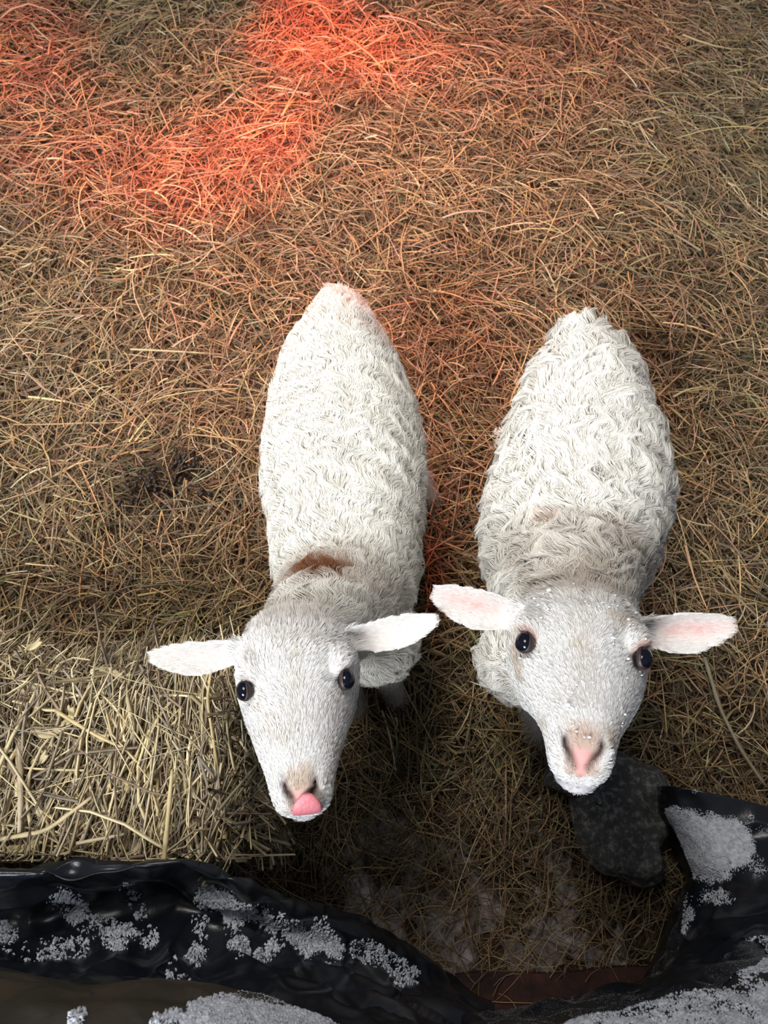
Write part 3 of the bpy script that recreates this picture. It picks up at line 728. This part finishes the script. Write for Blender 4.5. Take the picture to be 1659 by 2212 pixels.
for pts, w, c, lb in [
    ([P(352, 1610 + 270, zt + .01), P(372, 1665, zt + .02)], .0062, (.64, .52, .24), 'thickest pale yellow stalk standing steeply at the lower right of the bale'),
    ([P(120, 1535, zt), P(200, 1585, zt + .01), P(278, 1622, zt)], .0048, (.62, .48, .22), 'golden stalk slanting down across the middle of the bale'),
    ([P(455, 1455, zt + .03), P(447, 1510, zt + .02), P(470, 1660, zt)], .0042, (.60, .46, .20), 'orange yellow stalk hanging down just below the left ear tip of the licking lamb'),
    ([P(40, 1600 + 10, zt), P(45, 1720, zt + .01), P(42, 1800, zt)], .0075, (.58, .47, .28), 'wide flattened straw blade upright at the left edge of the bale'),
    ([P(-10, 1815, zt), P(100, 1795, zt + .008), P(198, 1722, zt + .01)], .0058, (.62, .50, .26), 'curved yellow stalk near the lower left corner of the bale'),
    ([P(165, 1822, zt), P(268, 1802, zt)], .0045, (.60, .50, .28), 'short level stalk lying near the plastic edge of the bale'),
    ([P(480, 1690, zt), P(520, 1760, zt - .08), P(560, 1880, .30)], .004, (.50, .42, .22), 'thin bent stalk hanging off the right side of the bale')]:
    stalk(pts, w, c, lb)

# ------------------------------------------------------------------ plastic sheets, built as draped surfaces with folds
def sheet(name, rows, mat, nu, nv, fold, label, cat, thick=.0015, snow=None, snow_label=None, seed=0, fs=9.0, fa=0.012):
    """rows: list of polylines of (px, py, z) from the pen side towards the wall top"""
    def res(pl, m):
        q = np.array([P(*a) for a in pl]); d = np.r_[0, np.cumsum(np.linalg.norm(np.diff(q, axis=0), axis=1))]; u = np.linspace(0, d[-1], m)
        return np.stack([np.interp(u, d, q[:, k]) for k in range(3)], -1)
    G = np.stack([res(pl, nu) for pl in rows])
    # interpolate across rows
    tr = np.linspace(0, len(rows) - 1, nv); i0 = np.minimum(np.floor(tr).astype(int), len(rows) - 2); ft = (tr - i0)[:, None, None]; 
    def cat_(k): return G[np.clip(k, 0, len(rows) - 1)]
    p0, p1, p2, p3 = cat_(i0 - 1), cat_(i0), cat_(i0 + 1), cat_(i0 + 2)
    S_ = .5 * (2 * p1 + (p2 - p0) * ft + (2 * p0 - 5 * p1 + 4 * p2 - p3) * ft ** 2 + (3 * p1 - p0 - 3 * p2 + p3) * ft ** 3)
    nrmal = lambda A: nrm(np.cross(np.gradient(A, axis=1), np.gradient(A, axis=0)))
    N_ = nrmal(S_); N_ = np.where(N_[..., 2:3] < 0, -N_, N_)
    q = S_ * np.array([1, 1, 1])
    w = fbm(q * np.array([1, 1, .6]), fs, 3, seed) - .5
    ridge = 1 - np.abs(2 * fbm(q, fs * 1.7, 2, seed + 5) - 1) * 2
    edge = np.minimum(np.clip((np.arange(nv)[:, None] / nv - .12) / .22, -.25, 1), (nv - 1 - np.arange(nv))[:, None] / 6.0)
    S_ = S_ + N_ * ((w * fold + fa * (ridge - .5)))[..., None] * (0.35 + .65 * edge)[..., None]
    N2 = nrmal(S_); N2 = np.where((N2 * N_).sum(-1, keepdims=True) < 0, -N2, N2)
    me = np_mesh(name, S_.reshape(-1, 3), grid_quads(nu, nv)); o = link(name, me, mat)
    sd = o.modifiers.new('thickness', 'SOLIDIFY'); sd.thickness = thick; sd.offset = 0
    tag(o, label, cat)
    if snow:
        U, Vv = np.meshgrid(np.linspace(0, 1, nu), np.linspace(0, 1, nv))
        # finer grid for the snow
        r = 4; mu, mv = nu * r, nv * r
        def up(A):
            yi = np.linspace(0, nv - 1, mv); xi = np.linspace(0, nu - 1, mu); y0 = np.minimum(yi.astype(int), nv - 2); x0 = np.minimum(xi.astype(int), nu - 2)
            fy = (yi - y0)[:, None, None]; fx = (xi - x0)[None, :, None]
            return (A[y0][:, x0] * (1 - fx) + A[y0][:, x0 + 1] * fx) * (1 - fy) + (A[y0 + 1][:, x0] * (1 - fx) + A[y0 + 1][:, x0 + 1] * fx) * fy
        SS, NN = up(S_), nrm(up(N2))
        m = np.full(SS.shape[:2], -1.0)
        for (poly, width, st) in snow:
            pl = np.array([P(*a)[:3] if len(a) == 3 else P(a[0], a[1], .5) for a in poly])
            # distance measured in the direction seen from above the fold: use the ray through each anchor
            rays = nrm(np.array([ray(a[0], a[1]) for a in poly])); D = nrm(SS - np.array([0, 0, CAMH])); dist = np.full(m.shape, 9.0)
            if len(poly) == 1: dist = np.linalg.norm(D - rays[0], axis=-1)
            for a in range(len(poly) - 1):
                A_, B_ = rays[a], rays[a + 1]; ab = B_ - A_; t = np.clip(((D - A_) @ ab) / (ab @ ab), 0, 1)
                dist = np.minimum(dist, np.linalg.norm(D - (A_ + t[..., None] * ab), axis=-1))
            m = np.maximum(m, st - (dist / (width / FPX)) ** 2)
        gr = fbm(SS, 90, 3, 70); g2 = .5 * vnoise(SS, 700, 71) + .5 * vnoise(SS, 1100, 72)
        hgt = np.where(m > -.45, m * .9 - .35 + (gr - .5) * 2.4 + (g2 - .5) * 4.2 + (fbm(SS, 26, 2, 75) - .5) * 2.2 * (m < 1.2), -1)
        keep = hgt > 0
        T = np.clip(hgt, 0, 1) * .0022 * (0.5 + 1.0 * g2) + .0006
        VV = SS + NN * np.where(keep, T, -.001)[..., None]
        gq = grid_quads(mu, mv); kk = keep.reshape(-1)[gq].sum(1) >= 3; gq = gq[kk]
        used = np.unique(gq); mp = -np.ones(mu * mv, int); mp[used] = np.arange(len(used))
        me = np_mesh('snow', VV.reshape(-1, 3)[used], mp[gq]); so = link('snow_patch', me, M_SNOW)
        s2 = so.modifiers.new('thickness', 'SOLIDIFY'); s2.thickness = .0015; s2.offset = -1
        tag(so, snow_label, 'snow', kind='stuff')
    return o
# left black sheet: crest along the bale, hollow behind it, rising to the wall
left_rows = [
    [(-160, 1905, .30), (60, 1905, .30), (300, 1890, .30), (400, 1888, .30), (520, 1925, .26), (700, 1985, .16), (880, 2060, .06), (1030, 2150, .02)],
    [(-160, 1880, .49), (60, 1880, .49), (250, 1868, .495), (380, 1858, .495), (500, 1895, .465), (620, 1942, .39), (780, 1985, .30), (900, 2050, .20), (1040, 2160, .10)],
    [(-160, 1905, .50), (60, 1905, .50), (240, 1895, .505), (380, 1880, .50), (520, 1925, .465), (660, 1980, .40), (800, 2030, .33), (920, 2095, .24), (1060, 2185, .14)],
    [(-160, 1960, .40), (60, 1960, .40), (250, 1950, .41), (380, 1950, .42), (520, 1985, .40), (660, 2030, .37), (800, 2070, .33), (920, 2130, .28), (1080, 2215, .20)],
    [(-160, 2050, .42), (60, 2050, .42), (250, 2050, .45), (380, 2055, .46), (520, 2065, .45), (660, 2090, .42), (800, 2115, .40), (940, 2170, .36), (1100, 2240, .30)],
    [(-160, 2140, .55), (60, 2140, .55), (250, 2140, .56), (380, 2140, .56), (520, 2140, .55), (660, 2150, .54), (800, 2170, .52), (960, 2215, .48), (1120, 2270, .42)],
    [(-160, 2260, .66), (60, 2260, .66), (250, 2260, .66), (380, 2260, .66), (520, 2260, .66), (660, 2260, .66), (800, 2280, .64), (980, 2300, .60), (1140, 2330, .55)]]
sheet('black_plastic_sheet', left_rows, M_PLASTIC, 240, 150, .030,
      'crumpled black plastic sheet at lower left along the front of the straw bale', 'plastic sheet', seed=2, fs=9, fa=.015,
      snow=[([(130, 1935), (190, 1985), (250, 2025), (320, 2025)], 26, .30), ([(270, 1905), (300, 1945), (325, 2010)], 20, .25), ([(445, 1935), (500, 1950), (560, 1975), (640, 2015), (668, 2045)], 20, .8),
            ([(500, 1955), (515, 2060)], 20, .45), ([(430, 2000), (440, 2050), (400, 2100)], 26, .1), ([(0, 2015), (60, 2050), (170, 2050)], 22, .35), ([(690, 2010), (720, 2055)], 24, .5),
            ([(780, 2050), (880, 2110)], 26, .3), ([(370, 2070), (372, 2110)], 14, .2), ([(600, 2040), (560, 2070)], 20, .1)],
      snow_label='thin crusts of snow on the folds of the lower left black plastic')
# dirty brown sheet in front of it, nearest the camera
sheet('brown_plastic_sheet', [
    [(-160, 2075, .53), (0, 2090, .53), (100, 2112, .54), (200, 2125, .54), (300, 2112, .54), (400, 2115, .54), (500, 2135, .53), (600, 2155, .52), (700, 2178, .50), (860, 2225, .46)],
    [(-160, 2100, .60), (0, 2110, .60), (100, 2128, .61), (200, 2140, .61), (300, 2130, .61), (400, 2130, .61), (500, 2150, .60), (600, 2170, .59), (700, 2192, .57), (860, 2235, .53)],
    [(-160, 2180, .66), (0, 2180, .66), (100, 2180, .67), (200, 2180, .67), (300, 2175, .67), (400, 2175, .67), (500, 2185, .66), (600, 2200, .65), (700, 2220, .63), (860, 2260, .60)],
    [(-160, 2290, .70), (0, 2290, .70), (100, 2290, .71), (200, 2290, .71), (300, 2285, .71), (400, 2280, .71), (500, 2280, .71), (600, 2280, .71), (700, 2290, .70), (860, 2320, .68)]],
    M_TARP, 200, 70, .016, 'dirt-stained brown plastic sheet at the bottom left corner, nearest the camera', 'plastic sheet', seed=8, fs=10, fa=.006,
    snow=[([(430, 2215), (520, 2195), (600, 2190), (665, 2200)], 26, 1.6), ([(340, 2205), (380, 2200)], 12, .8), ([(165, 2205), (170, 2200)], 14, .7), ([(500, 2240), (660, 2240)], 40, 1.6)],
    snow_label='bright blurred heap of snow at the very bottom on the brown sheet')
# right black sheet: roll at the top, hanging face, snowy top near the camera
right_rows = [
    [(1416, 1702, .06), (1414, 1755, .05), (1436, 1800, .03), (1478, 1899, .01), (1452, 1950, .0), (1408, 2064, .0), (1380, 2120, .0), (1240, 2152, .0), (1060, 2180, .0), (1000, 2190, .02)],
    [(1440, 1698, .14), (1445, 1752, .13), (1470, 1800, .12), (1505, 1890, .12), (1480, 1950, .11), (1440, 2064, .12), (1400, 2118, .14), (1240, 2158, .12), (1060, 2190, .12), (1000, 2200, .12)],
    [(1500, 1705, .17), (1510, 1770, .16), (1535, 1830, .17), (1570, 1900, .19), (1550, 1970, .20), (1500, 2064, .24), (1440, 2110, .27), (1250, 2160, .28), (1070, 2195, .26), (1000, 2208, .26)],
    [(1590, 1725, .18), (1600, 1800, .18), (1620, 1860, .20), (1650, 1930, .25), (1640, 2000, .30), (1580, 2074, .38), (1480, 2122, .42), (1260, 2168, .44), (1080, 2200, .42), (1000, 2215, .42)],
    [(1700, 1750, .19), (1710, 1820, .20), (1730, 1890, .24), (1750, 1960, .31), (1740, 2030, .40), (1660, 2100, .50), (1500, 2148, .55), (1270, 2190, .57), (1080, 2215, .56), (1000, 2225, .56)],
    [(1860, 1790, .20), (1880, 1860, .22), (1890, 1930, .28), (1900, 2000, .36), (1880, 2080, .48), (1780, 2160, .58), (1520, 2215, .64), (1270, 2250, .66), (1080, 2265, .66), (1000, 2270, .66)],
    [(2000, 1830, .20), (2020, 1900, .23), (2030, 1980, .30), (2040, 2060, .40), (2010, 2150, .52), (1860, 2250, .62), (1540, 2310, .68), (1270, 2330, .70), (1080, 2330, .70), (1000, 2330, .70)]]
sheet('black_plastic_sheet', right_rows, M_PLASTIC, 260, 160, .022,
      'black plastic sheet at lower right hanging down the wall, with a large snow patch', 'plastic sheet', seed=5, fs=9, fa=.011,
      snow=[([(1460, 1786), (1530, 1796), (1585, 1803)], 20, 3.0), ([(1495, 1815), (1570, 1825)], 26, 3.2), ([(1520, 1850), (1540, 1850)], 26, 2.6), ([(1525, 1880), (1530, 1890)], 16, 1.2), ([(1600, 1830), (1640, 1880)], 22, .3), ([(1600, 1785), (1620, 1765)], 10, .8), ([(1650, 1790)], 12, .8),
            ([(1418, 1700), (1424, 1712)], 8, .8), ([(1503, 1708)], 6, .8), ([(1450, 1950), (1570, 1935)], 18, .25), ([(1490, 1970), (1440, 2070), (1415, 2100)], 12, .45),
            ([(1600, 2090), (1640, 2075), (1700, 2060)], 28, .9), ([(1540, 2105), (1560, 2110)], 16, .4),
            ([(1080, 2212), (1200, 2200), (1260, 2215)], 22, .9), ([(1300, 2225), (1420, 2195), (1500, 2185)], 26, .9), ([(1520, 2200), (1600, 2175), (1700, 2150)], 34, 1.2), ([(1100, 2250), (1700, 2235)], 50, 1.6)],
      snow_label='patches of grey-white snow on the lower right black plastic')

# grey flap under the right lamb's chin
def flap():
    out = [(1180, 1640), (1172, 1690), (1228, 1705), (1236, 1760), (1248, 1815), (1270, 1855), (1302, 1888), (1345, 1893), (1388, 1918), (1425, 1902), (1428, 1870), (1418, 1840), (1438, 1800), (1432, 1740), (1440, 1700), (1420, 1665), (1370, 1645), (1320, 1620), (1250, 1610)]
    c = np.mean(out, axis=0); d = []
    m = 96; o2 = np.array(out + [out[0]], float); L_ = np.r_[0, np.cumsum(np.linalg.norm(np.diff(o2, axis=0), axis=1))]; u = np.linspace(0, L_[-1], m, endpoint=False)
    oo = np.stack([np.interp(u, L_, o2[:, 0]), np.interp(u, L_, o2[:, 1])], -1)
    V = []; nr = 26
    for k in range(nr + 1):
        t = k / nr
        for j in range(m):
            q = c + (oo[j] - c) * t; p = P(q[0], q[1], .05)
            p[2] += .030 * (fbm(p[None], 12, 3, 77)[0] - .5) + .012 * vnoise(p[None], 40, 5)[0] - .022 * sstep(.8, 1, t) + .02
            V.append(p)
    F = [(k * m + j, k * m + (j + 1) % m, (k + 1) * m + (j + 1) % m, (k + 1) * m + j) for k in range(nr) for j in range(m)]
    me = np_mesh('grey_flap', np.array(V), np.array(F)); o = link('rubber_flap', me, M_FLAP)
    s = o.modifiers.new('t', 'SOLIDIFY'); s.thickness = .006; s.offset = -1
    tag(o, 'dirty grey rubber flap lying on the floor under the right lamb\'s chin', 'rubber flap')
flap()

# snow on the floor near the wall, colour darkened for the shade there
def floor_snow():
    nx_, ny_ = 420, 260; gx = np.linspace(-.22, .62, nx_); gy = np.linspace(-.36, .16, ny_); X, Y = np.meshgrid(gx, gy); p = xyz(X, Y)
    q = P(1060, 1990, 0); m = 1.0 - ((X - q[0]) / .20) ** 2 - ((Y - q[1]) / .115) ** 2
    q = P(860, 1940, 0); m = np.maximum(m, .75 - ((X - q[0]) / .12) ** 2 - ((Y - q[1]) / .10) ** 2)
    q = P(830, 1780, 0); m = np.maximum(m, .3 - ((X - q[0]) / .08) ** 2 - ((Y - q[1]) / .05) ** 2)
    h = m * .8 + (fbm(p, 22, 4, 55) - .56) * 5.0
    keep = h > 0; Z = ground_z(X, Y) + np.where(keep, .004 + .010 * np.clip(h, 0, 1) + .004 * vnoise(p, 60, 3), -.002)
    gq = grid_quads(nx_, ny_); kk = keep.reshape(-1)[gq].sum(1) >= 3; gq = gq[kk]; used = np.unique(gq); mp = -np.ones(nx_ * ny_, int); mp[used] = np.arange(len(used))
    m_ = mat_plain('shaded_snow', (.4, .38, .37), .85, .1, bump=(200, .6, .003), var=(30, (.10, .08, .075), (.34, .31, .32), .35, .62))
    o = link('shaded_snow', np_mesh('shaded_snow', np.stack([X, Y, Z], -1).reshape(-1, 3)[used], mp[gq]), m_)
    tag(o, 'patches of snow, coloured dark as in shade, on the floor between the two black plastic sheets', 'snow', kind='stuff')
floor_snow()

# old reddish board at the foot of the wall
def board():
    a = P(985, 2120, .03); b = P(1400, 2105, .03)
    rr = []
    for t in np.linspace(0, 1, 30):
        c = a * (1 - t) + b * t; w = .030 + .003 * math.sin(t * 9); c = c + [0, -.02, 0]
        rr.append(np.array([c + [0, -w, -.012], c + [0, w, -.012], c + [0, w, .010], c + [0, w - .004, .014], c + [0, -w + .004, .013], c + [0, -w, .009]]))
    V, F = loft(rr); me = bpy.data.meshes.new('board'); me.from_pydata([tuple(a) for a in V], [], F)
    tag(link('wooden_board', me, M_WOOD, smooth=False), 'dark reddish wooden board on the floor at the foot of the wall', 'board')
board()

# droppings in the hay left of the left lamb
def droppings():
    R = np.random.default_rng(12); m = mat_plain('dropping_dark', (.018, .012, .009), .45, .4); protos = []
    for k in range(3):
        V, F = ellipsoid((0, 0, 0), (.0052, .0066 + .0008 * k, .0048), np.eye(3), 12, 9)
        me = bpy.data.meshes.new('dropping'); me.from_pydata([tuple(a) for a in V], [], F)
        me.polygons.foreach_set('use_smooth', np.ones(len(me.polygons), dtype=bool)); me.materials.append(m); protos.append(me)
    first = None; n = 0
    for (px, py, rx, ry, c) in [(320, 1050, 34, 26, 26), (405, 1000, 34, 18, 16), (375, 1030, 20, 20, 8), (285, 1085, 18, 8, 5), (445, 1068, 26, 6, 5)]:
        for i in range(c):
            q = P(px + R.normal(0, .6) * rx, py + R.normal(0, .6) * ry, .03); z = float(ground_z(q[0:1], q[1:2])[0]) + .030 + R.uniform(0, .010)
            if first is None: first = bpy.data.objects.new('dropping', protos[0]); o = first
            else: o = first.copy(); o.data = protos[n % 3]
            COL.objects.link(o); o.location = (q[0], q[1], z); o.rotation_euler = tuple(R.uniform(0, 3, 3)); n += 1
            tag(o, 'small dark dropping pellet in the hay left of the left lamb', 'dropping', 'dark droppings in the hay beside the left lamb')
droppings()
